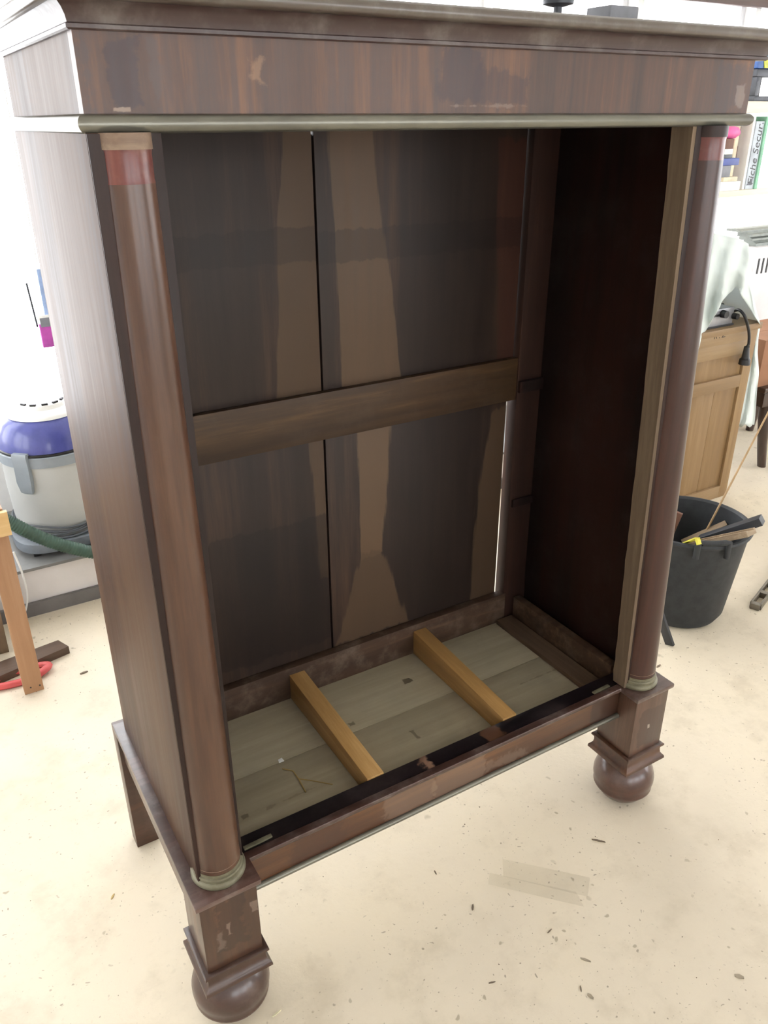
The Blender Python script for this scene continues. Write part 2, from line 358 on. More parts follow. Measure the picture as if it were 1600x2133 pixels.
# ------------------------------------------------------------------ the wardrobe
W, DB, DC = 1.2, .56, .535
wr = empty('wardrobe', (RX, RY, 0), 'old dark veneered wardrobe carcass without doors, standing on ball feet on the cream floor', 'wardrobe')
LEAN = -.044
for sx in (0, 1):
    X = (lambda x: x) if sx == 0 else (lambda x: W - x)
    def bx(x0, x1, *a, **k):
        p, q = X(x0), X(x1); return MB().box(min(p, q), max(p, q), *a, **k)
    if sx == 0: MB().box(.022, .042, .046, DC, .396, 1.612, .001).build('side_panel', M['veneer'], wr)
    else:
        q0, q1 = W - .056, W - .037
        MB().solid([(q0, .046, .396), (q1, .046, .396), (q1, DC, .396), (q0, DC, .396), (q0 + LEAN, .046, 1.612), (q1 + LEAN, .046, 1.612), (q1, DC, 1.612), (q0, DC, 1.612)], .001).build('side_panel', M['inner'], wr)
    bx(.025, .045, .0755, DC, 1.6125, 1.718).build('frieze_side', M['veneer'], wr)
    st = bx(.0425 if sx == 0 else .0565, .110, .049, .09, .397, 1.612, b=.002)
    if sx: st.shear(.4, 1.612, LEAN)
    st.build('stile', M['stile'], wr)
    es = bx(.0225 if sx == 0 else .0375, .0445 if sx == 0 else .058, .0435, .0455, .397, 1.611)
    if sx: es.shear(.4, 1.612, LEAN)
    es.build('edge_strip', M['stile'], wr)
    cx = X(.066)
    def colm(prof, seg=48):
        m = MB().lathe(prof, (cx, .062, 0), seg)
        return m.shear(.4, 1.612, LEAN) if sx else m
    n = 12; pr = [(.0415 - .0085 * (i / n) ** 1.3, .426 + (1.557 - .426) * i / n) for i in range(n + 1)]
    cm = M['column'] if sx == 0 else M['column_r']
    c = colm(pr).build('column', cm, wr)
    colm([(.0332, 1.557), (.0326, 1.562), (.0326, 1.590), (.0332, 1.594)]).build('capital_scar', M['scar_red'], c)['label'] = 'bare reddish band where a capital is missing'
    colm([(.0345, 1.594), (.0345, 1.612)]).build('collar', M['scar_pale'] if sx == 0 else M['stile'], c)
    colm([(.047, .396), (.0495, .400), (.0495, .405), (.047, .409), (.0445, .410), (.0445, .4135), (.0455, .416), (.0445, .419), (.042, .420), (.042, .4265)]).build('column_base', M['brassbase'], c)['label'] = 'greenish dull brass ring base'
    colm([(.0405, .434), (.042, .4355), (.0405, .437)]).build('ring_line', M['scar_pale'], c)
    # plinth block, moulding, ball foot
    b = bx(.008, .116, .008, .116, .165, .386, b=.0015).build('plinth_block', M['block_l'] if sx == 0 else M['block_r'], wr)
    p, q = sorted((X(.008), X(.116)))
    MB().ring([(-.002, .2135), (.006, .213), (.009, .2105), (.009, .206), (.006, .203), (.0035, .202), (.003, .192), (.0045, .183), (.009, .177), (.0115, .1745), (.0125, .171), (.0125, .166), (.009, .163), (.004, .1625), (-.002, .1625)], p, q, .008, .116).build('moulding', M['base'], b)
    ft = MB().lathe([(.034, FZ), (.041, FZ + .002), (.056, .043), (.0645, .056), (.0675, .0635), (.0715, .0645), (.0735, .068), (.0730, .0725), (.0722, .0745), (.0760, .090), (.0760, .103), (.072, .119), (.064, .134), (.053, .146), (.043, .153), (.042, .163)], (.062 if sx == 0 else W - .057, .062, 0), 48).build('ball_foot', M['bun'], wr)
    # side base rail and rear leg
    bx(.010, .034, .116, DB - .022, .300, .3845).build('side_rail', M['base'], wr)
    bx(.002, .058, DB - .022, DB + .022, FZ, .386, b=.002).build('rear_leg', M['base'], wr)
cap = [(0, DB), (0, 0), (.124, 0), (.124, .054), (W - .124, .054), (W - .124, 0), (W, 0), (W, DB), (W - .045, DB), (W - .045, .072), (.045, .072), (.045, DB)]
MB().hexa(cap, .385, .397, .0035).build('base_cap', M['capm'], wr)
MB().box(.118, W - .118, .062, .09, .306, .386).build('front_rail', M['rail'], wr)
MB().tube([(.117, .059, .310), (W - .117, .059, .310)], .0062, 12).build('rail_bead', M['brass'], wr)
MB().box(.06, W - .06, .0715, .113, .366, .3935, .002).build('sill', M['sill'], wr)['label'] = 'black worn door sill'
for u0, v0, u1, v1 in ((508, 1768, 566, 1740), (1236, 1444, 1268, 1428)):
    a, b = at(u0, v0, Z=.395), at(u1, v1, Z=.395)
    MB().bar(a, b, .009, .004, .001).build('hinge_plate', M['brassbase'], wr)
# frieze, bead, cornice, top
MB().box(.025, W - .025, .053, .075, 1.612, 1.718).build('frieze', M['frieze'], wr)
R = .0105; hb = [(-.004, 1.621 - R)] + [(R * math.cos(t) , 1.621 + R * math.sin(t)) for t in [math.pi * (-.5 + k / 12) for k in range(13)]] + [(-.004, 1.621 + R)]
MB().ring(hb, .025, W - .025, .053, DC - .002, False).build('bead_moulding', M['brass'], wr, 50)
cor = [(-.02, 1.7135), (.004, 1.7135), (.0065, 1.715), (.0065, 1.719), (.0045, 1.7205), (.006, 1.727), (.0095, 1.734), (.014, 1.7392), (.0175, 1.7408), (-.02, 1.7408)]
MB().ring(cor, .025, W - .006, .053, DC - .002, False).build('cornice', M['cornice'], wr, 30)
bn = [(-.02, 1.741), (.0185, 1.741)] + [(.0185 + .0095 * math.cos(t), 1.7505 + .0095 * math.sin(t)) for t in [math.pi * (-.5 + k / 10) for k in range(11)]] + [(-.02, 1.760)]
MB().ring(bn, .025, W - .006, .053, DC - .002, False).build('cornice_roll', M['roll'], wr, 50)
MB().box(.04, W - .04, .07, DC, 1.748, 1.760).build('top_board', M['cornice'], wr)
MB().box(.042, W - .042, .09, DC - .01, 1.612, 1.626).build('inner_top', M['inner'], wr)  # unseen board, added to close the top and keep the interior dark
# raw edge of the right door post
j = MB(); n = 40
for i in range(n + 1):
    z = .398 + (1.611 - .398) * i / n; w = .037 + .004 * noise.noise(Vector((3.1, 0, z * 24))) + .008 * (z - .4) / 1.2
    for dx, dy in ((-.006, 0), (-.006, w), (.004, w), (.004, 0)): j.v.append(Vector((1.087 + dx, .050 + dy, z)))
for i in range(n):
    for k in range(4): j.f.append((i * 4 + k, i * 4 + (k + 1) % 4, i * 4 + 4 + (k + 1) % 4, i * 4 + 4 + k))
j.f += [(3, 2, 1, 0), tuple(n * 4 + k for k in range(4))]
j.shear(.4, 1.612, LEAN).build('raw_post_edge', M['jamb'], wr, 25)['label'] = 'pale raw edge of the door post'
# back
GX = .541
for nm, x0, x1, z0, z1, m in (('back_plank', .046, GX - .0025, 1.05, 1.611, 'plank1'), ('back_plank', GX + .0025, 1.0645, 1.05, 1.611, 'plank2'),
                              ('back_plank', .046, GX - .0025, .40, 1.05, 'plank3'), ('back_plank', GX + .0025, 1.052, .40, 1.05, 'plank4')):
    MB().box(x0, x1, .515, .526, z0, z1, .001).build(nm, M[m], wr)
MB().box(.3, .8, .5275, .531, .41, 1.6).build('groove_backing', M['inner'], wr)
MB().box(.042, 1.066, .497, .514, .996, 1.102, .002).build('back_mid_rail', M['midrail'], wr)
MB().box(.042, 1.072, .490, .514, .3475, .436, .002).build('back_bottom_rail', M['bare'], wr)
bs = MB().box(1.0665, 1.158, .494, .530, .349, 1.611, .002).build('back_stile', M['gapstile'], wr)
MB().box(1.072, 1.158, .486, .4935, .700, .722, .002).build('cleat', M['inner'], bs)
MB().box(1.066, 1.158, .482, .4935, 1.015, 1.045, .003).build('cleat', M['inner'], bs)
MB().box(.042, .10, .494, .530, .349, 1.611).build('back_stile', M['gapstile'], wr)
# inner floor
for y0, y1 in ((.114, .302), (.303, .513)):
    MB().box(.042, W - .042, y0, y1, .330, .348, .0008).build('floor_board', M['boards'], wr)
MB().box(1.100, 1.124, .113, .489, .349, .416, .003).build('inner_side_rail', M['bare'], wr)
MB().box(1.125, 1.158, .113, .493, .349, .360).build('inner_side_filler', M['inner'], wr)
MB().box(1.040, 1.094, .116, .484, .3485, .362, .002).build('floor_batten', M['lowbatten'], wr)
for x0, x1 in ((.409, .449), (.766, .804)):
    MB().solid([(x0, .114, .3485), (x1, .114, .3485), (x1, .4895, .3485), (x0, .4895, .3485), (x0, .114, .3965), (x1, .114, .3965), (x1, .4895, .418), (x0, .4895, .418)], .0015).build('cross_slat', M['slat'], wr)
# ------------------------------------------------------------------ things in and on the wardrobe
M['paper'] = plain('white_paper', (.8, .8, .78), .7, var=.03)
M['straw'] = plain('straw', g('b59a5e'), .6)
M['dgrey'] = plain('dark_grey_metal', g('4a4c52'), .4, .3)
M['mgrey'] = plain('grey_plastic', g('7b7d84'), .5)
M['black'] = plain('black_plastic', g('1b1b1d'), .45)
p = at(585, 1585, Z=.3485)
tag(MB().hexa([(p.x - .006, p.y - .004), (p.x + .006, p.y - .005), (p.x + .005, p.y + .006), (p.x - .004, p.y + .005)], .3485, .3505).build('paper_scrap', M['paper']),
    'tiny white paper scrap on the wardrobe floor left of the first slat', 'scrap')
z = .3502
tag(MB().tube([at(588, 1601, Z=z), at(611, 1606, Z=z), at(622, 1622, Z=z), at(637, 1650, Z=z)], .0013, 6).tube([at(622, 1622, Z=z), at(655, 1627, Z=z), at(693, 1634, Z=z)], .0012, 6).build('straw_twig', M['straw']),
    'forked dry straw twig on the wardrobe floor near the front sill', 'twig')
tag(MB().tube([at(1045, 1468, Z=z), at(1055, 1473, Z=z), at(1060, 1480, Z=z)], .0012, 6).build('splinter', M['black']), 'short dark splinter beside the right slat inside the wardrobe', 'splinter')
a = at(1163, 5, Y=.25)
k = empty('clamp_handle', (a.x, .25, 1.760), 'dark grey mushroom shaped clamp handle standing on top of the wardrobe', 'handle')
MB().lathe([(.018, 1.760), (.018, 1.765), (.0075, 1.768), (.0072, 1.797)], (a.x, .25, 0), 20).build('stem', M['dgrey'], k)
MB().lathe([(.010, 1.797), (.026, 1.801), (.027, 1.806), (.020, 1.816), (.008, 1.819)], (a.x, .25, 0), 24).build('cap', M['dgrey'], k)
tag(MB().box(.984, 1.053, .22, .28, 1.760, 1.803, .003).build('grey_box', M['mgrey']), 'small flat grey box lying on top of the wardrobe', 'box')

# ------------------------------------------------------------------ left: vacuum cleaner on the ledge
VX, VY, LZ = .165, 1.985, .217
M['vgrey'] = plain('vacuum_grey', g('b2b4b2'), .42, 0, .05, 4)
M['vband'] = plain('vacuum_band', g('8b939a'), .45, 0, .05)
M['vblue'] = plain('vacuum_blue', g('4a4f96'), .35, 0, .1, 20, col2=g('3f4586'), coat=.3)
M['vbase'] = plain('vacuum_base_grey', g('70777f'), .5, 0, .1)
M['hose'] = plain('green_hose', g('3f5a4d'), .5, 0, .15, 20)
M['cable'] = plain('grey_cable', g('5b6066'), .5)
v = empty('vacuum_cleaner', (VX, VY, LZ), 'grey drum vacuum cleaner with blue dome and green hose on the ledge', 'vacuum cleaner')
c = (VX, VY, 0)
MB().lathe([(.150, .268), (.156, .285), (.163, .34), (.168, .45), (.168, .556)], c, 56).build('drum', M['vgrey'], v)
MB().lathe([(.169, .548), (.1745, .550), (.1755, .585), (.172, .588)], c, 56).build('rim_band', M['vband'], v)
MB().lathe([(.170, .588), (.173, .591), (.173, .596), (.169, .598)], c, 56).build('seal', M['black'], v)
MB().lathe([(.168, .596), (.166, .610), (.158, .645), (.143, .678), (.118, .702), (.090, .712)], c, 56).build('dome', M['vblue'], v)
h = MB().lathe([(.122, .702), (.118, .712), (.098, .724), (.085, .728), (.082, .742), (.05, .748)], c, 40).build('top_cap', M['paper'], v)
for i in range(5):
    an = math.radians(-150 + 30 * i); MB().bar((VX + .074 * math.cos(an - .14), VY + .074 * math.sin(an - .14), .745), (VX + .074 * math.cos(an + .14), VY + .074 * math.sin(an + .14), .745), .008, .008).build('vent_slot', M['black'], h)
b = MB(); pl = []
for k in range(48):
    an = 2 * math.pi * k / 48; cx, sy = math.cos(an), math.sin(an)
    pl.append((VX + .19 * math.copysign(abs(cx) ** .6, cx), VY + .19 * math.copysign(abs(sy) ** .6, sy)))
b.hexa(pl, .238, .275, .006).build('base_tray', M['vbase'], v)
for sx in (-1, 1):
    for sy in (-1, 1):
        MB().tube([(VX + sx * .13 - .012, VY + sy * .135, .2415), (VX + sx * .13 + .012, VY + sy * .135, .2415)], .0245, 20).build('wheel', M['black'], v)
for an in (-132, 48):
    an = math.radians(an); d = Vector((math.cos(an), math.sin(an), 0)); q = Vector((VX, VY, 0)) + d * .170
    tt = Vector((-d.y, d.x, 0)) * .027
    m = MB(); prof = [(.012, .605), (.016, .596), (.013, .56), (.015, .50), (.010, .462), (.0, .452)]
    for o, zz in prof:
        w = 1.0 if zz > .49 else (.8 if zz > .46 else .5)
        for s_ in (-1, 1): m.v += [q + d * o + tt * s_ * w + Vector((0, 0, zz)), q - d * .004 + tt * s_ * w + Vector((0, 0, zz))]
    for i in range(len(prof) - 1):
        a = i * 4; e = a + 4
        m.f += [(a, a + 2, e + 2, e), (a + 1, e + 1, e + 3, a + 3), (a, e, e + 1, a + 1), (a + 2, a + 3, e + 3, e + 2)]
    m.f += [(0, 1, 3, 2), (len(m.v) - 4, len(m.v) - 2, len(m.v) - 1, len(m.v) - 3)]
    m.build('latch', M['vband'], v)
for i, (r, zz, til) in enumerate(((.170, .300, .006), (.173, .292, -.008), (.168, .312, .010), (.176, .284, .004), (.171, .322, -.006))):
    MB().tube([(VX + r * math.cos(t), VY + r * math.sin(t), zz + til * math.sin(t * 2 + i) + .003 * math.sin(5 * t)) for t in [2 * math.pi * k / 48 for k in range(48)]], .0038, 8, True).build('cable_loop', M['cable'], v)
# ribbed hose
cp = [at(-90, 1060, Y=1.80), at(-20, 1068, Y=1.77), at(30, 1093, Y=1.745), at(90, 1122, Y=1.735), at(150, 1141, Y=1.73), at(215, 1152, Y=1.735), at(290, 1142, Y=1.75)]
def catmull(P, n):
    out = []
    Q = [P[0] * 2 - P[1]] + list(P) + [P[-1] * 2 - P[-2]]
    for i in range(1, len(Q) - 2):
        for k in range(n):
            t = k / n; a, b, c_, d = Q[i - 1], Q[i], Q[i + 1], Q[i + 2]
            out.append(.5 * ((2 * b) + (c_ - a) * t + (2 * a - 5 * b + 4 * c_ - d) * t * t + (3 * b - a - 3 * c_ + d) * t ** 3))
    return out + [P[-1]]
hp = catmull(cp, 44)
MB().tube(hp, [.0235 if (i // 2) % 2 else .0212 for i in range(len(hp))], 14).build('hose', M['hose'], v, 60)

# ------------------------------------------------------------------ left: pine trestle, plank, strap, cable, brush
DK[0] = .8
M['pine'] = wood('pink_pine', g('9c7354'), g('b58a68'), g('c49c7b'), 'Z', 12, .5, spec=.3)
DK[0] = 1.0
M['pine2'] = wood('pale_pine', g('c9a06a'), g('dcb983'), g('e8cb99'), 'X', 12, .5, spec=.3)
M['oldpost'] = wood('grey_old_wood', g('5c4c3e'), g('7d6a56'), g('94806a'), 'Z', 12, .6, spec=.2)
M['dplank'] = wood('dark_plank_wood', g('3a2c24'), g('574538'), g('6f5b4b'), 'X', 14, .5, spec=.3)
M['dbox'] = plain('dark_box', g('34302a'), .7)
M['red'] = plain('red_rubber', g('c04a48'), .45, 0, .08)
t = empty('trestle', (-.4, 1.42, FZ), 'pale pine trestle with an upright leg beside the dark floor plank', 'trestle')
lg = MB().box(-.131, -.075, 1.302, 1.337, FZ, .655, .0015).build('leg', M['pine'], t)
for u, vv in ((64, 1432), (83, 1427), (76, 1442)):
    q = at(u, vv, Y=1.302); MB().tube([(q.x, 1.3005, q.z), (q.x, 1.304, q.z)], .0024, 10).build('screw_hole', M['black'], lg)
MB().box(-.75, -.694, 1.302, 1.337, FZ, .655, .0015).build('leg', M['pine'], t)
MB().box(-.80, -.066, 1.284, 1.302, .578, .650, .0015).build('crossbar', M['pine2'], t)
MB().bar((-.152, 1.60, FZ), (-.152, 1.345, .63), .03, .05, .001).build('rear_leg', M['oldpost'], t)
MB().bar((-.72, 1.60, FZ), (-.72, 1.345, .63), .03, .05, .001).build('rear_leg', M['oldpost'], t)
MB().box(-.80, -.08, 1.337, 1.372, .60, .655, .0015).build('rear_rail', M['pine'], t)
tag(MB().box(-.62, -.185, 1.60, 1.74, FZ, .24, .003).build('dark_crate', M['dbox']), 'low dark crate behind the pine trestle by the ledge', 'crate')
P = lambda u, vv: at(u, vv, Z=FZ + .028)
a, b, c1, d1 = P(143, 1346), P(121, 1333), P(-70, 1404), P(-55, 1432)
tag(MB().hexa([(a.x, a.y), (b.x, b.y), (c1.x, c1.y), (d1.x, d1.y)], FZ, FZ + .028, .001).build('dark_plank', M['dplank']), 'short dark brown plank lying on the floor behind the trestle leg', 'plank')
rc = (-.128, 1.396)
tag(MB().tube([(rc[0] + .085 * math.cos(q) + .006 * math.sin(3 * q), rc[1] + .032 * math.sin(q), FZ + .010 + .006 * max(0, math.cos(q))) for q in [2 * math.pi * k / 40 for k in range(40)]], .013, 10, True, .75).build('red_loop', M['red']),
    'red rubber loop lying on the floor round the foot of the trestle', 'loop')
tag(MB().tube(catmull([at(28, 1150, Y=1.748), at(45, 1190, Y=1.742), at(56, 1235, Y=1.742), at(52, 1275, Y=1.745), at(30, 1310, Y=1.74), at(10, 1322, Y=1.735)], 8), .0035, 8).build('white_cable', M['paper']), 'thin white cable hanging down the front of the low ledge', 'cable')
M['pblue'] = plain('pale_blue_plastic', g('9fb6e0'), .3); M['pink'] = plain('magenta_cloth', g('b84fa6'), .8)
YW = 2.27
def wz(u, vv): return at(u, vv, Y=YW)
q = wz(95, 650)
br = empty('window_brush', (q.x, YW, wz(95, 715).z), 'pale blue handled window brush with pink cloth, hung before the bright window', 'brush')
def slab(n, m, u0, v0, u1, v1, th=.02):
    a, b = wz(u0, v0), wz(u1, v1); return MB().box(a.x, b.x, YW - th, YW, b.z, a.z, .002).build(n, m, br)
slab('handle', M['pblue'], 74, 560, 102, 655, .016); slab('collar', M['paper'], 76, 656, 122, 661, .022); slab('head', M['mgrey'], 80, 661, 124, 675, .024); slab('cloth', M['pink'], 80, 675, 124, 718, .02)
MB().tube([(q.x, YW - .01, wz(90, 560).z), (q.x, YW - .01, 2.15)], .002, 6).build('cord', M['paper'], br)
tag(MB().bar(wz(55, 590), wz(78, 680), .006, .006).bar(wz(78, 680) + Vector((0, -.004, 0)), wz(78, 680) + Vector((0, .0299, 0)), .004, .004).build('thin_rod', M['dgrey']), 'thin grey rod leaning on the bright window left of the brush', 'rod')

# ------------------------------------------------------------------ right: bucket and what stands in it
M['tub'] = plain('black_rubber', g('282b2e'), .6, 0, .25, 30, .15, col2=g('1b1e22'))
BX, BY = 1.97, .60
bk_ = empty('bucket', (BX, BY, FZ), 'big black rubber builder bucket full of offcuts right of the wardrobe', 'bucket')
m = MB(); prof = [(.12, FZ), (.142, FZ + .006), (.158, FZ + .035), (.192, .370), (.200, .371), (.203, .378), (.200, .385), (.192, .387), (.185, .380), (.150, .075), (.135, .05), (.0, .048)]
seg = 56
for r, z in prof:
    for k in range(seg): m.v.append(Vector((BX + max(r, .001) * math.cos(2 * math.pi * k / seg), BY + max(r, .001) * math.sin(2 * math.pi * k / seg), z)))
for i in range(len(prof) - 1):
    for k in range(seg): m.f.append((i * seg + k, i * seg + (k + 1) % seg, (i + 1) * seg + (k + 1) % seg, (i + 1) * seg + k))
m.f.append(tuple(range(seg))[::-1]); m.build('shell', M['tub'], bk_)
for an in (-120, ):
    pts = []
    for k in range(9):
        t2 = math.radians(an - 14 + 28 * k / 8); pts.append(Vector((BX + .207 * math.cos(t2), BY + .207 * math.sin(t2), .402)))
    f0 = Vector((pts[0].x, pts[0].y, .345)); f1 = Vector((pts[-1].x, pts[-1].y, .345))
    MB().tube([f0] + pts + [f1], .010, 10).build('handle', M['tub'], bk_)
M['offcut'] = wood('grey_offcut', g('6d5c4a'), g('8b7862'), g('a4927a'), 'X', 14, .6, spec=.2)
M['blackwood'] = plain('black_painted_wood', g('2c2e33'), .5)
M['yellow'] = plain('yellow_rule', g('d8d04a'), .5); M['redwood'] = wood('red_brown_lath', g('4a2f24'), g('6a4736'), g('83604c'), 'Z', 14, .6)
def B3(u, vv, Y): return at(u, vv, Y=Y)
a = Vector((2.094, .42, .428)); d = (a - Vector((2.027, .56, .318))).normalized()
tag(MB().bar(a - d * .22, a, .042, .028, .002).build('black_offcut', M['blackwood']), 'black painted offcut sticking furthest out of the black bucket', 'offcut')
a = Vector((1.975, .372, .432)); d = (a - Vector((1.958, .54, .322))).normalized()
fb = empty('framed_offcut', Vector((1.96, .60, .25)), 'grey brown framed offcut leaning out of the bucket beside the yellow rule', 'offcut')
MB().bar(a - d * .30, a, .050, .014, .001).build('board', M['offcut'], fb)
s_ = d.cross(Vector((0, 0, 1))).normalized(); up = s_.cross(d)
for o in (-.020, .020): MB().bar(a - d * .29 + s_ * o + up * .009, a + s_ * o + up * .009, .009, .007).build('edge_strip', M['offcut'], fb)
a = B3(1514, 1091, .575); tag(MB().bar(Vector((2.03, .66, .25)), a, .035, .012, .001).build('thin_lath', M['offcut']), 'thin grey lath in the bucket behind the framed offcut', 'lath')
a = B3(1416, 1068, .62); tag(MB().bar(Vector((1.90, .68, .10)), a, .012, .022, .001).build('red_lath', M['redwood']), 'red brown lath end in the bucket close to the wardrobe column', 'lath')
yr = empty('folding_rule', (1.85, .52, .30), 'yellow folding rule lying across the bucket rim', 'rule')
MB().bar((1.936, .62, .278), (1.773, .42, .448), .014, .004).build('segment', M['yellow'], yr); MB().bar((1.777, .424, .446), (1.776, .412, .428), .012, .010).build('segment', M['yellow'], yr)
a, b = Vector((2.09, .62, .289)), Vector((2.315, .62, .701))
M['stick'] = plain('light_stick', g('a88a63'), .6)
tag(MB().tube([a - (b - a) * .5, a, b + (b - a) * .25], [.0042, .004, .003], 8).build('long_stick', M['stick']), 'long thin wooden stick rising from the bucket to the right', 'stick')
a = at(1402, 1342, Z=FZ); dv = Vector((1.80, .50, FZ))
tag(MB().bar(at(1396, 1343, Z=FZ + .006), at(1352, 1215, Y=.52), .034, .010, .001, up=(1, 0, 0)).build('black_strip', M['blackwood']), 'flat black strip leaning between the right column and the bucket', 'strip')
M['steel'] = plain('worn_steel', g('7d766a'), .45, .5)
a, b = at(1574, 1262, Z=FZ + .012), at(1640, 1175, Z=FZ + .012)
cl = empty('steel_bracket', (a.x, a.y, FZ), 'worn steel strip with holes on the floor at the right edge', 'bracket')
dd = (b - a).normalized(); sd = dd.cross(Vector((0, 0, 1))) * .016
for o in (-1, 1): MB().bar(a + sd * o, b + sd * o, .008, .024, .001).build('side_bar', M['steel'], cl)
for i in range(5): q = a.lerp(b, i / 4); MB().bar(q - sd, q + sd, .022, .022, .001).build('cross_bar', M['steel'], cl)

# ------------------------------------------------------------------ right: pine cabinet with covered machine
DK[0] = .68
M['pcab'] = wood('old_pine_cabinet', g('836442'), g('9d7d56'), g('b5966d'), 'Z', 9, .5, .05, spec=.3)
M['pcabx'] = wood('old_pine_rail', g('8a6c48'), g('a38560'), g('b79b75'), 'X', 9, .5, .05, spec=.3)
DK[0] = 1.0
CX0, CX1, CY0, CY1 = 2.25, 2.945, 1.15, 1.66
pc = empty('pine_cabinet', ((CX0 + CX1) / 2, 1.4, FZ), 'old honey pine panelled cabinet standing behind the black bucket', 'cabinet')
MB().box(CX0 + .02, CX1 - .02, CY0 + .018, CY1, FZ, .80).build('carcass', M['pcab'], pc)
MB().box(CX0 - .005, CX1 + .012, CY0 - .012, CY1 + .01, .815, .842, .004).build('top', M['pcabx'], pc)
def rl(n, x0, x1, z0, z1, y, m): return MB().box(x0, x1, CY0 + y, CY0 + y + .02, z0, z1, .0015).build(n, M[m], pc)
rl('stile', CX1 - .055, CX1, FZ, .815, -.002, 'pcab'); rl('stile', CX0, CX0 + .055, FZ, .815, -.002, 'pcab')
rr = rl('rail', CX0 + .055, CX1 - .055, .775, .815, -.006, 'pcabx'); rl('rail', CX0 + .055, CX1 - .055, .715, .775, -.002, 'pcabx')
rl('rail', CX0 + .055, CX1 - .055, .565, .620, -.002, 'pcabx'); rl('rail', CX0 + .055, CX1 - .055, FZ, .09, -.002, 'pcabx')
rl('panel', CX0 + .055, CX1 - .055, .620, .715, .010, 'pcab')
for i in range(4):
    w = (CX1 - CX0 - .11) / 4; rl('panel_board', CX0 + .055 + i * w + .0005, CX0 + .055 + (i + 1) * w - .0005, .09, .565, .010, 'pcab')
for xx in (CX0, CX1 - .02): MB().box(xx, xx + .02, CY0 + .019, CY1, FZ, .815).build('side', M['pcab'], pc)
def text(s_, loc, size, mat, name, parent, rot=(math.pi / 2, 0, 0), sx=1.0, font_shear=0):
    cu = bpy.data.curves.new(name, 'FONT'); cu.body = s_; cu.size = size; cu.extrude = .0004; cu.align_x = 'CENTER'; cu.align_y = 'CENTER'; cu.shear = font_shear
    o = bpy.data.objects.new(name, cu); COL.objects.link(o)
    dg = bpy.context.evaluated_depsgraph_get(); me = bpy.data.meshes.new_from_object(o.evaluated_get(dg)); bpy.data.objects.remove(o)
    o = bpy.data.objects.new(name, me); me.materials.clear(); me.materials.append(mat); COL.objects.link(o); o.rotation_euler = rot; o.scale.x = sx
    o.location = Vector(loc) - ORG[parent]; o.parent = parent; ORG[o] = ORG[parent]; return o
M['ink'] = plain('black_ink', g('3a2c1e'), .7)
q = at(1500, 699, Y=CY0 - .007); text('R : Z', (q.x, CY0 - .0066, q.z), .036, M['ink'], 'stamp', pc)
mc = empty('covered_machine', (2.62, 1.45, .842), 'dark green machine body under the pale sheet on the pine cabinet', 'machine')
M['mach'] = plain('machine_green', g('5d665c'), .5, 0, .15)
MB().box(2.40, 2.90, 1.30, 1.64, .842, .90, .006).build('bed', M['mach'], mc); MB().box(2.50, 2.79, 1.34, 1.60, .90, 1.15, .02).build('head', M['mach'], mc)
cb = empty('control_box', (2.66, 1.19, .842), 'silver box with two black knobs on the pine cabinet below the sheet', 'control box')
M['silver'] = plain('brushed_silver', g('a9a9ad'), .35, .4)
a, b = at(1440, 650, Y=1.175), at(1526, 668, Y=1.175); zt = at(1525, 640, Y=1.175).z
MB().box(a.x, b.x, 1.175, 1.25, .842, max(zt, .90), .003).build('body', M['silver'], cb)
MB().box(a.x, b.x + .004, 1.17, 1.255, .842, .849).build('foot_strip', M['black'], cb)
for u, vv, r in ((1511, 655, .0165), (1534, 659, .013)):
    q = at(u, vv, Y=1.16); MB().tube([(q.x, 1.152, q.z), (q.x, 1.176, q.z)], [r * .92, r], 24).build('knob', M['black'], cb)
q = at(1500, 657, Y=1.17); MB().box(a.x, q.x + .01, 1.171, 1.175, q.z - .004, q.z + .004).build('slot', M['black'], cb)
pw = empty('power_lead', (2.8, 1.12, .70), 'black power lead with socket plug dangling before the pine cabinet', 'cable')
cpts = [at(1529, 648, Y=1.215), at(1540, 646, Y=1.16), at(1552, 660, Y=1.125), at(1560, 690, Y=1.12), at(1560, 715, Y=1.12), at(1555, 724, Y=1.12)]
MB().tube(catmull(cpts, 8), .0062, 10).build('lead', M['black'], pw)
q0, q1, q2 = at(1556, 722, Y=1.12), at(1553, 745, Y=1.12), at(1550, 759, Y=1.12)
MB().tube([q0, q1, q1.lerp(q2, .25), q2], [.011, .0165, .023, .024], 16).build('plug', M['black'], pw)

# the sheet over the machine
M['sheet'] = plain('pale_sheet', (.60, .66, .645), .85, 0, .04, 6)
bot = [(1360, 800), (1440, 775), (1447, 758), (1458, 719), (1460, 705), (1476, 680), (1480, 670), (1494, 648), (1501, 638), (1504, 628), (1518, 612), (1526, 606), (1533, 596), (1545, 615), (1556, 632), (1566, 648), (1576, 664), (1584, 676)]
top = [(1360, 470), (1440, 478), (1490, 486), (1540, 497), (1566, 506), (1572, 530), (1574, 566), (1566, 596), (1570, 620), (1579, 658), (1584, 674)]
def lin(L, x):
    for (x0, y0), (x1, y1) in zip(L, L[1:]):
        if x0 <= x <= x1: return y0 + (y1 - y0) * (x - x0) / (x1 - x0)
    return L[-1][1]
topm = [(1360, 470), (1440, 478), (1490, 486), (1540, 497), (1560, 508), (1566, 560), (1570, 620), (1579, 658), (1584, 673)]
m = MB(); NC, NR = 64, 22
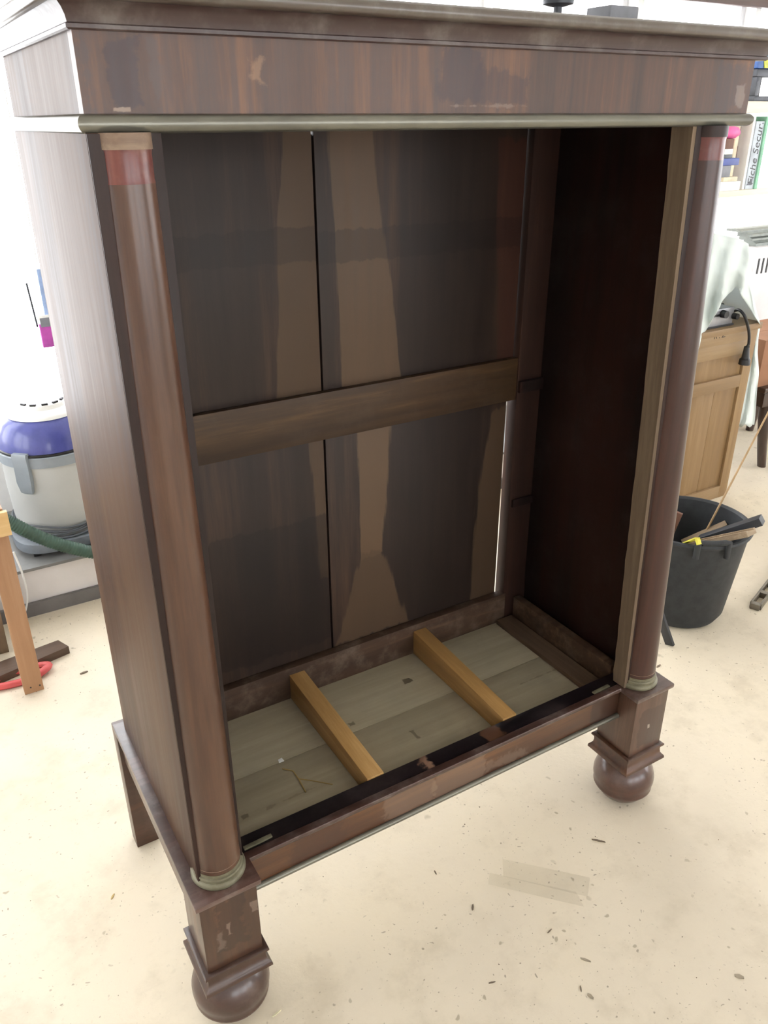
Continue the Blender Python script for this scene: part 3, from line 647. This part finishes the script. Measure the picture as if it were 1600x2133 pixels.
for i in range(NC + 1):
    u = 1360 + (1584 - 1360) * i / NC; vt, vb = lin(topm, u), lin(bot, u)
    tpp = at(u, vt, Y=1.20)
    m.v.append(Vector((tpp.x, 1.62, tpp.z + .01))); m.v.append(Vector((tpp.x, 1.40, tpp.z + .012)))
    for k in range(NR + 1):
        t_ = k / NR; vv = vt + (vb - vt) * t_
        fold = .018 * math.sin(u * .16 + vv * .035) + .022 * noise.noise(Vector((u * .035, vv * .02, 0))) + .010 * noise.noise(Vector((u * .09, vv * .06, 4)))
        Y = 1.20 - .075 * min(1, t_ * 1.6) ** .7 + fold * (.35 + .65 * t_)
        m.v.append(at(u, vv, Y=min(Y, 1.30)))
RWS = NR + 3
for i in range(NC):
    for k in range(RWS - 1): m.f.append((i * RWS + k, (i + 1) * RWS + k, (i + 1) * RWS + k + 1, i * RWS + k + 1))
sh = m.build('dust_sheet', M['sheet'], None, 80)
tag(sh, 'pale wrinkled dust sheet thrown over the machine on the pine cabinet', 'sheet')
so = sh.modifiers.new('thickness', 'SOLIDIFY'); so.thickness = .003
m = MB(); rows = [(676, 1560, 1584), (700, 1562, 1579), (735, 1555, 1577), (776, 1548, 1580), (815, 1540, 1577), (873, 1530, 1573), (887, 1524, 1571)]
NC, NR = 14, 30
for k in range(NR + 1):
    vv = 676 + (887 - 676) * k / NR; l = lin([(r[0], r[1]) for r in rows], vv); r_ = lin([(r[0], r[2]) for r in rows], vv)
    for i in range(NC + 1):
        u = l + (r_ - l) * i / NC; m.v.append(at(u, vv + (3 * math.sin(i * 1.3) if k == NR else 0), Y=1.225 + .010 * math.sin(i * .9 + k * .12) + .008 * noise.noise(Vector((i * .3, k * .15, 2)))))
for k in range(NR):
    for i in range(NC): m.f.append((k * (NC + 1) + i, k * (NC + 1) + i + 1, (k + 1) * (NC + 1) + i + 1, (k + 1) * (NC + 1) + i))
hf = m.build('hanging_fold', M['sheet'], sh, 80); so = hf.modifiers.new('thickness', 'SOLIDIFY'); so.thickness = .003

# ------------------------------------------------------------------ right: chair, carton, cupboard, shelf
M['chairw'] = wood('dark_chair_wood', g('1f1512'), g('38261f'), g('4f382e'), 'Z', 14, .3, .4)
ch = empty('chair', (3.58, 1.45, FZ), 'dark wooden chair with a curved leg at the right edge of view', 'chair')
for px, py, dx in ((3.395, 1.285, -.075), (3.80, 1.285, .05), (3.48, 1.66, -.02), (3.80, 1.66, .05)):
    MB().tube([(px - dx * .0, py, FZ), (px + dx * .45, py, .16), (px + dx * .85, py, .30), (px + dx, py, .43)], [.021, .024, .028, .030], 14).build('leg', M['chairw'], ch)
for x0, x1, y0, y1 in ((3.26, 3.88, 1.26, 1.285), (3.26, 3.88, 1.66, 1.69), (3.26, 3.30, 1.285, 1.66), (3.84, 3.88, 1.285, 1.66)):
    MB().box(x0, x1, y0, y1, .37, .44, .004).build('seat_rail', M['chairw'], ch)
MB().box(3.25, 3.90, 1.255, 1.70, .44, .468, .010).build('seat', M['chairw'], ch)
for px in (1.30, 1.64): MB().tube([(3.86, px, .45), (3.88, px, .62), (3.93, px, .85)], .016, 12).build('back_post', M['chairw'], ch)
MB().bar((3.92, 1.28, .81), (3.92, 1.66, .81), .02, .07, .006).build('back_rail', M['chairw'], ch)
M['card'] = plain('brown_cardboard', g('94694d'), .75, 0, .08, 8)
kt = empty('carton', (3.42, 1.40, .468), 'brown cardboard carton standing on the seat of the dark chair', 'carton')
q = at(1579, 795, Y=1.29)
MB().box(q.x, 3.66, 1.29, 1.58, .468, .69, .002).build('body', M['card'], kt)
MB().box(q.x, 3.66, 1.29, 1.42, .69, .693).build('flap', M['card'], kt); MB().box(q.x, 3.66, 1.423, 1.58, .69, .693).build('flap', M['card'], kt)
M['wcup'] = plain('white_cupboard_paint', (.74, .73, .75), .45, 0, .03)
wc = empty('white_cupboard', (4.2, 2.05, LZ), 'white cupboard with dark vent slots standing on the ledge behind the chair', 'cupboard')
MB().box(3.83, 4.60, 1.85, 2.25, LZ, 1.0, .006).build('body', M['wcup'], wc)
for i in range(8):
    q = at(1575 + 9 * i, 578, Y=1.849); MB().box(q.x - .006, q.x + .005, 1.847, 1.853, .86, .94).build('vent_slot', M['black'], wc)
M['gtrim'] = plain('grey_primed_trim', g('8f9692'), .5)
for i, (z0, z1, y0, y1, nm) in enumerate(((1.0, 1.030, 1.88, 1.96, 'lowest'), (1.030, 1.052, 1.885, 1.97, 'second'), (1.052, 1.078, 1.88, 1.955, 'third'), (1.078, 1.09, 1.90, 1.99, 'topmost'))):
    x0 = 3.84 + (.02, -.01, -.05, -.10)[i]
    m = MB(); pr = [(y0, z0), (y1, z0), (y1, z1), (y0 + .02, z1), (y0 + .012, z1 - (z1 - z0) * .4), (y0, z1 - (z1 - z0) * .5)]
    m.v = [Vector((xx, y, z)) for xx in (x0, 4.55) for y, z in pr]; n = len(pr)
    m.f = [tuple(range(n))[::-1], tuple(range(n, 2 * n))] + [(k, (k + 1) % n, n + (k + 1) % n, n + k) for k in range(n)]
    tag(m.build('trim_moulding', M['gtrim']), nm + ' grey primed moulding length in the stack on the white cupboard', 'moulding', 'grey moulding lengths')
su = empty('shelf_unit', (3.95, 2.1, LZ), 'pale wooden shelf unit before the window above the white cupboard', 'shelf')
M['pale'] = wood('pale_shelf_wood', g('cfc3ac'), g('dfd5c2'), g('ebe3d4'), 'X', 8, .6)
for xx in (3.25, 4.66): MB().box(xx, xx + .03, 1.95, 2.24, LZ, 1.70).build('upright', M['pale'], su)
for z0, z1 in ((1.650, 1.6999), (1.255, 1.285)): MB().box(3.28, 4.66, 1.94, 2.24, z0, z1, .002).build('shelf_board', M['pale'], su)
def item(name, mat, u0, u1, z0, z1, label, cat, y0=1.96, y1=2.16, vref=None, b=.002, group=None):
    vv = vref if vref else 320
    x0, x1 = at(u0, vv, Y=y0).x, at(u1, vv, Y=y0).x
    return tag(MB().box(x0, x1, y0, y1, z0, z1, b).build(name, mat), label, cat, group)
LS, US = 1.285, 1.700
M['rboard'] = wood('red_brown_board', g('6b4446'), g('835a5c'), g('967073'), 'X', 10, .5); M['cream'] = plain('cream_lath', g('e6dcc0'), .6)
rb = empty('red_boards', (3.7, 2.1, LS), 'stack of red brown boards standing on the lower shelf left of the binder', 'boards')
xa, xb = 3.672, 3.772
for i in range(5): MB().box(xa, xb, 2.03 + .003 * (i % 2), 2.20, LS + i * .07, LS + i * .07 + .068, .001).build('board', M['rboard'], rb)
item('cream_lath', M['cream'], 1527, 1534, LS, 1.645, 'upright cream lath on the lower shelf before the red boards', 'lath', 2.0, 2.017)
tag(MB().box(3.774, 3.792, 1.965, 2.2, LS, 1.632, .001).build('white_board', M['paper']), 'white board edge standing between red boards and labelled binder', 'board')
M['spine'] = plain('pale_blue_spine', g('c3ccd6'), .5); M['mint'] = plain('mint_green_card', g('8fc7a8'), .6)
bd = empty('binder', (3.83, 2.06, LS), 'pale binder with black handwriting on its spine on the lower shelf', 'binder')
MB().box(3.796, 3.862, 1.962, 2.2, LS, 1.610, .003).build('cover', M['spine'], bd)
text('Fiche Secur.', (3.832, 1.9612, 1.455), .062, M['black'], 'lettering', bd, (math.pi / 2, -math.pi / 2, 0), 1.0, .2)
MB().solid([(3.80, 1.9610, LS + .02), (3.845, 1.9610, LS + .02), (3.845, 1.9619, LS + .02), (3.80, 1.9619, LS + .02), (3.835, 1.9610, LS + .05), (3.845, 1.9610, LS + .055), (3.845, 1.9619, LS + .055), (3.835, 1.9619, LS + .05)]).build('corner_mark', M['dgrey'], bd)
tag(MB().box(3.864, 3.885, 1.955, 2.2, LS, 1.632, .001).build('green_file', M['mint']), 'mint green file standing right of the labelled binder', 'file')
tag(MB().box(3.892, 3.925, 2.0, 2.2, LS, 1.56, .001).build('grey_card', M['spine']), 'grey card sleeve standing right of the mint green file', 'sleeve')
tag(MB().box(3.93, 4.02, 2.06, 2.2, LS, 1.62, .001).build('dark_red_board', M['rboard']), 'dark red board standing at the right end of the lower shelf', 'board')
M['hotpink'] = plain('hot_pink_bag', g('e86aa8'), .5); M['fblue'] = plain('blue_folder', g('3c4f9c'), .45)
# small pile left of the boards
def pile(name, mat, u0, u1, v0, v1, label, cat, y0=1.96, y1=2.04):
    a, b = at(u0, v1, Y=y0), at(u1, v0, Y=y0); return (a.x, b.x, y0, y1, a.z, b.z, label, cat, name, mat)
PS = .07; zz = LS
for nm, mt, h_, x0, x1, lab, cat in (('white_book', 'paper', .045, 3.50, 3.66, 'thick white book at the bottom of the pile left of the red boards', 'book'), ('cream_tray', 'cream', .022, 3.52, 3.63, 'cream tray on the thick white book in the shelf pile', 'tray'),
                                     ('grey_tin', 'mgrey', .055, 3.48, 3.565, 'grey tin under the blue folder in the shelf pile', 'tin'), ('blue_folder', 'fblue', .034, 3.47, 3.62, 'dark blue folder in the middle of the shelf pile', 'folder'),
                                     ('dark_case', 'dgrey', .018, 3.49, 3.558, 'dark flat case on top of the blue folder', 'case'), ('white_box', 'paper', .026, 3.49, 3.558, 'small white box in the upper shelf pile', 'box'),
                                     ('brown_tin', 'redwood', .045, 3.49, 3.555, 'brown tin below the pink bag in the shelf pile', 'tin')):
    tag(MB().box(x0 + PS, x1 + PS, 1.945, 1.992, zz, zz + h_, .003).build(nm, M[mt]), lab, cat); zz += h_
m = MB(); bm = bmesh.new(); bmesh.ops.create_icosphere(bm, subdivisions=3, radius=1.0)
for w_ in bm.verts: w_.co *= 1 + .14 * noise.noise(w_.co * 2.3)
zl = min(w_.co.z for w_ in bm.verts)
for w_ in bm.verts: w_.co = Vector((3.625 + w_.co.x * .06, 1.969 + w_.co.y * .026, zz + (w_.co.z - zl) * .030))
bm.verts.index_update(); m.add([w_.co.copy() for w_ in bm.verts], [[q.index for q in f.verts] for f in bm.faces]); bm.free()
tag(m.build('pink_bag', M['hotpink'], None, 80), 'crumpled hot pink bag on top of the shelf pile', 'bag')
# upper shelf
tc = empty('tool_case', (3.83, 2.05, US), 'dark grey open tool case on the upper shelf', 'tool case')
a = at(1571, 205, Y=1.97).x
MB().box(a, a + .30, 1.97, 2.2, US, US + .025, .004).build('tray', M['dgrey'], tc); MB().box(a, a + .03, 1.97, 2.2, US + .025, US + .11, .004).build('end_wall', M['dgrey'], tc); MB().box(a + .03, a + .3, 2.17, 2.2, US + .025, US + .11, .004).build('back_wall', M['dgrey'], tc)
MB().box(a + .055, a + .062, 1.99, 2.0, US + .025, US + .11).build('divider', M['black'], tc)
M['tblue'] = plain('tool_blue', g('3a63a8'), .4); M['tyel'] = plain('tool_yellow', g('c9cc3a'), .45)
bt = empty('blue_tool', (a + .15, 2.08, US + .11), 'blue and yellow power tool lying on the dark tool case', 'power tool')
z0 = US + .11
MB().box(a - .002, a + .30, 1.975, 2.19, z0, z0 + .035, .008).build('base', M['dgrey'], bt)
MB().box(a + .0, a + .26, 1.98, 2.15, z0 + .035, z0 + .095, .018).build('housing', M['tblue'], bt)
MB().solid([(a + .05, 1.9765, z0 + .04), (a + .12, 1.9765, z0 + .04), (a + .12, 1.981, z0 + .04), (a + .05, 1.981, z0 + .04), (a + .03, 1.9765, z0 + .09), (a + .12, 1.9765, z0 + .09), (a + .12, 1.981, z0 + .09), (a + .03, 1.981, z0 + .09)]).build('yellow_panel', M['tyel'], bt)
MB().lathe([(.05, z0 + .095), (.055, z0 + .105), (.04, z0 + .12), (.01, z0 + .125)], (a + .09, 2.06, 0), 24).build('dial', M['dgrey'], bt)

# ------------------------------------------------------------------ floor litter
M['tape'] = glass_mat('clear_tape', (.996, .996, .992), .05, .08)
def flat(name, pts, z, th, mat, label, cat, group=None):
    P = [at(u, vv, Z=z) for u, vv in pts]; return tag(MB().hexa([(p.x, p.y) for p in P], z, z + th).build(name, mat), label, cat, group)
flat('tape_strip', [(1047, 1789), (1229, 1828), (1224, 1868), (1049, 1826)], FZ + .0006, .0004, M['tape'], 'wider upper strip of clear tape stuck on the floor right of the wardrobe', 'tape', 'clear tape strips')
flat('tape_strip', [(1020, 1818), (1200, 1858), (1217, 1889), (1017, 1842)], FZ + .0014, .0004, M['tape'], 'longer lower strip of clear tape overlapping the wider one on the floor', 'tape', 'clear tape strips')
M['chip'] = plain('dark_chip', g('6f6151'), .8); M['flake'] = plain('grey_flake', g('9b8f7c'), .8); M['chipl'] = plain('pale_chip', g('d6cfae'), .7)
bits = [(175, 1402, 18, 3, 20, 'chip', 'curled dark chip on the floor behind the left side of the wardrobe', .006), (1247, 1752, 30, 3.2, -12, 'chip', 'dark splinter on the floor above the clear tape', .004), (985, 1890, 14, 5, 85, 'chip', 'dark chip on the floor left below the clear tape', .002),
        (1145, 1940, 13, 3, 45, 'chip', 'thin slanting splinter on the floor below the clear tape', .003), (1220, 2000, 24, 5, -20, 'flake', 'grey brown flake on the floor well below the tape', .003), (1210, 2060, 14, 3, -80, 'chip', 'upright thin splinter near the bottom of the floor', .003),
        (1025, 2047, 15, 3, 12, 'chip', 'flat dark splinter near the bottom middle of the floor', .003), (1230, 2076, 18, 7, -40, 'flake', 'rounded grey flake at the bottom of the floor', .003), (1540, 2035, 22, 9, -20, 'flake', 'dark smudged clump on the floor at lower right', .004),
        (907, 1818, 10, 3, -60, 'chip', 'small splinter on the floor left of the tape', .003), (576, 2112, 24, 4, 38, 'chipl', 'pale wood splinter on the floor beside the left ball foot', .004), (235, 1868, 14, 4, 60, 'straw', 'reddish straw chip on the floor left of the wardrobe', .003), (1372, 1388, 10, 4, 30, 'chip', 'dark crumb on the floor in front of the black strip', .004)]
for u, vv, L, w, an, mt, lab, th in bits:
    c_, s2 = math.cos(math.radians(an)), -math.sin(math.radians(an))
    pts = [(-.5, -.15), (-.1, -.5), (.4, -.3), (.5, .1), (.05, .4), (-.4, .3)]
    flat('splinter', [(u + L * a * c_ - w * b * s2 * 1, vv + L * a * s2 + w * b * c_) for a, b in pts], FZ, th * .6, M[mt], lab, 'splinter', 'loose splinters on the floor')
m = MB()
for i in range(300):
    x, y = random.uniform(-.9, 2.6), random.uniform(-.75, 1.6)
    if any((x - p_) ** 2 + (y - q_) ** 2 < r_ * r_ for p_, q_, r_ in ((.06, .06, .09), (1.14, .06, .09), (.03, .56, .08), (1.17, .56, .08), (BX, BY, .22))) or (x > 2.2 and y > 1.1) or (x < .1 and y > 1.28): continue
    r = random.choice((.0008, .001, .0013, .0018)); k = random.randint(3, 5); a0 = random.random() * 6
    m.hexa([(x + r * random.uniform(.6, 1.3) * math.cos(a0 + 6.283 * j_ / k), y + r * random.uniform(.6, 1.3) * math.sin(a0 + 6.283 * j_ / k)) for j_ in range(k)], FZ, FZ + .0008)
tag(m.build('floor_crumbs', M['chip']), 'fine dark crumbs and sawdust scattered over the cream floor', 'crumbs', kind='stuff')
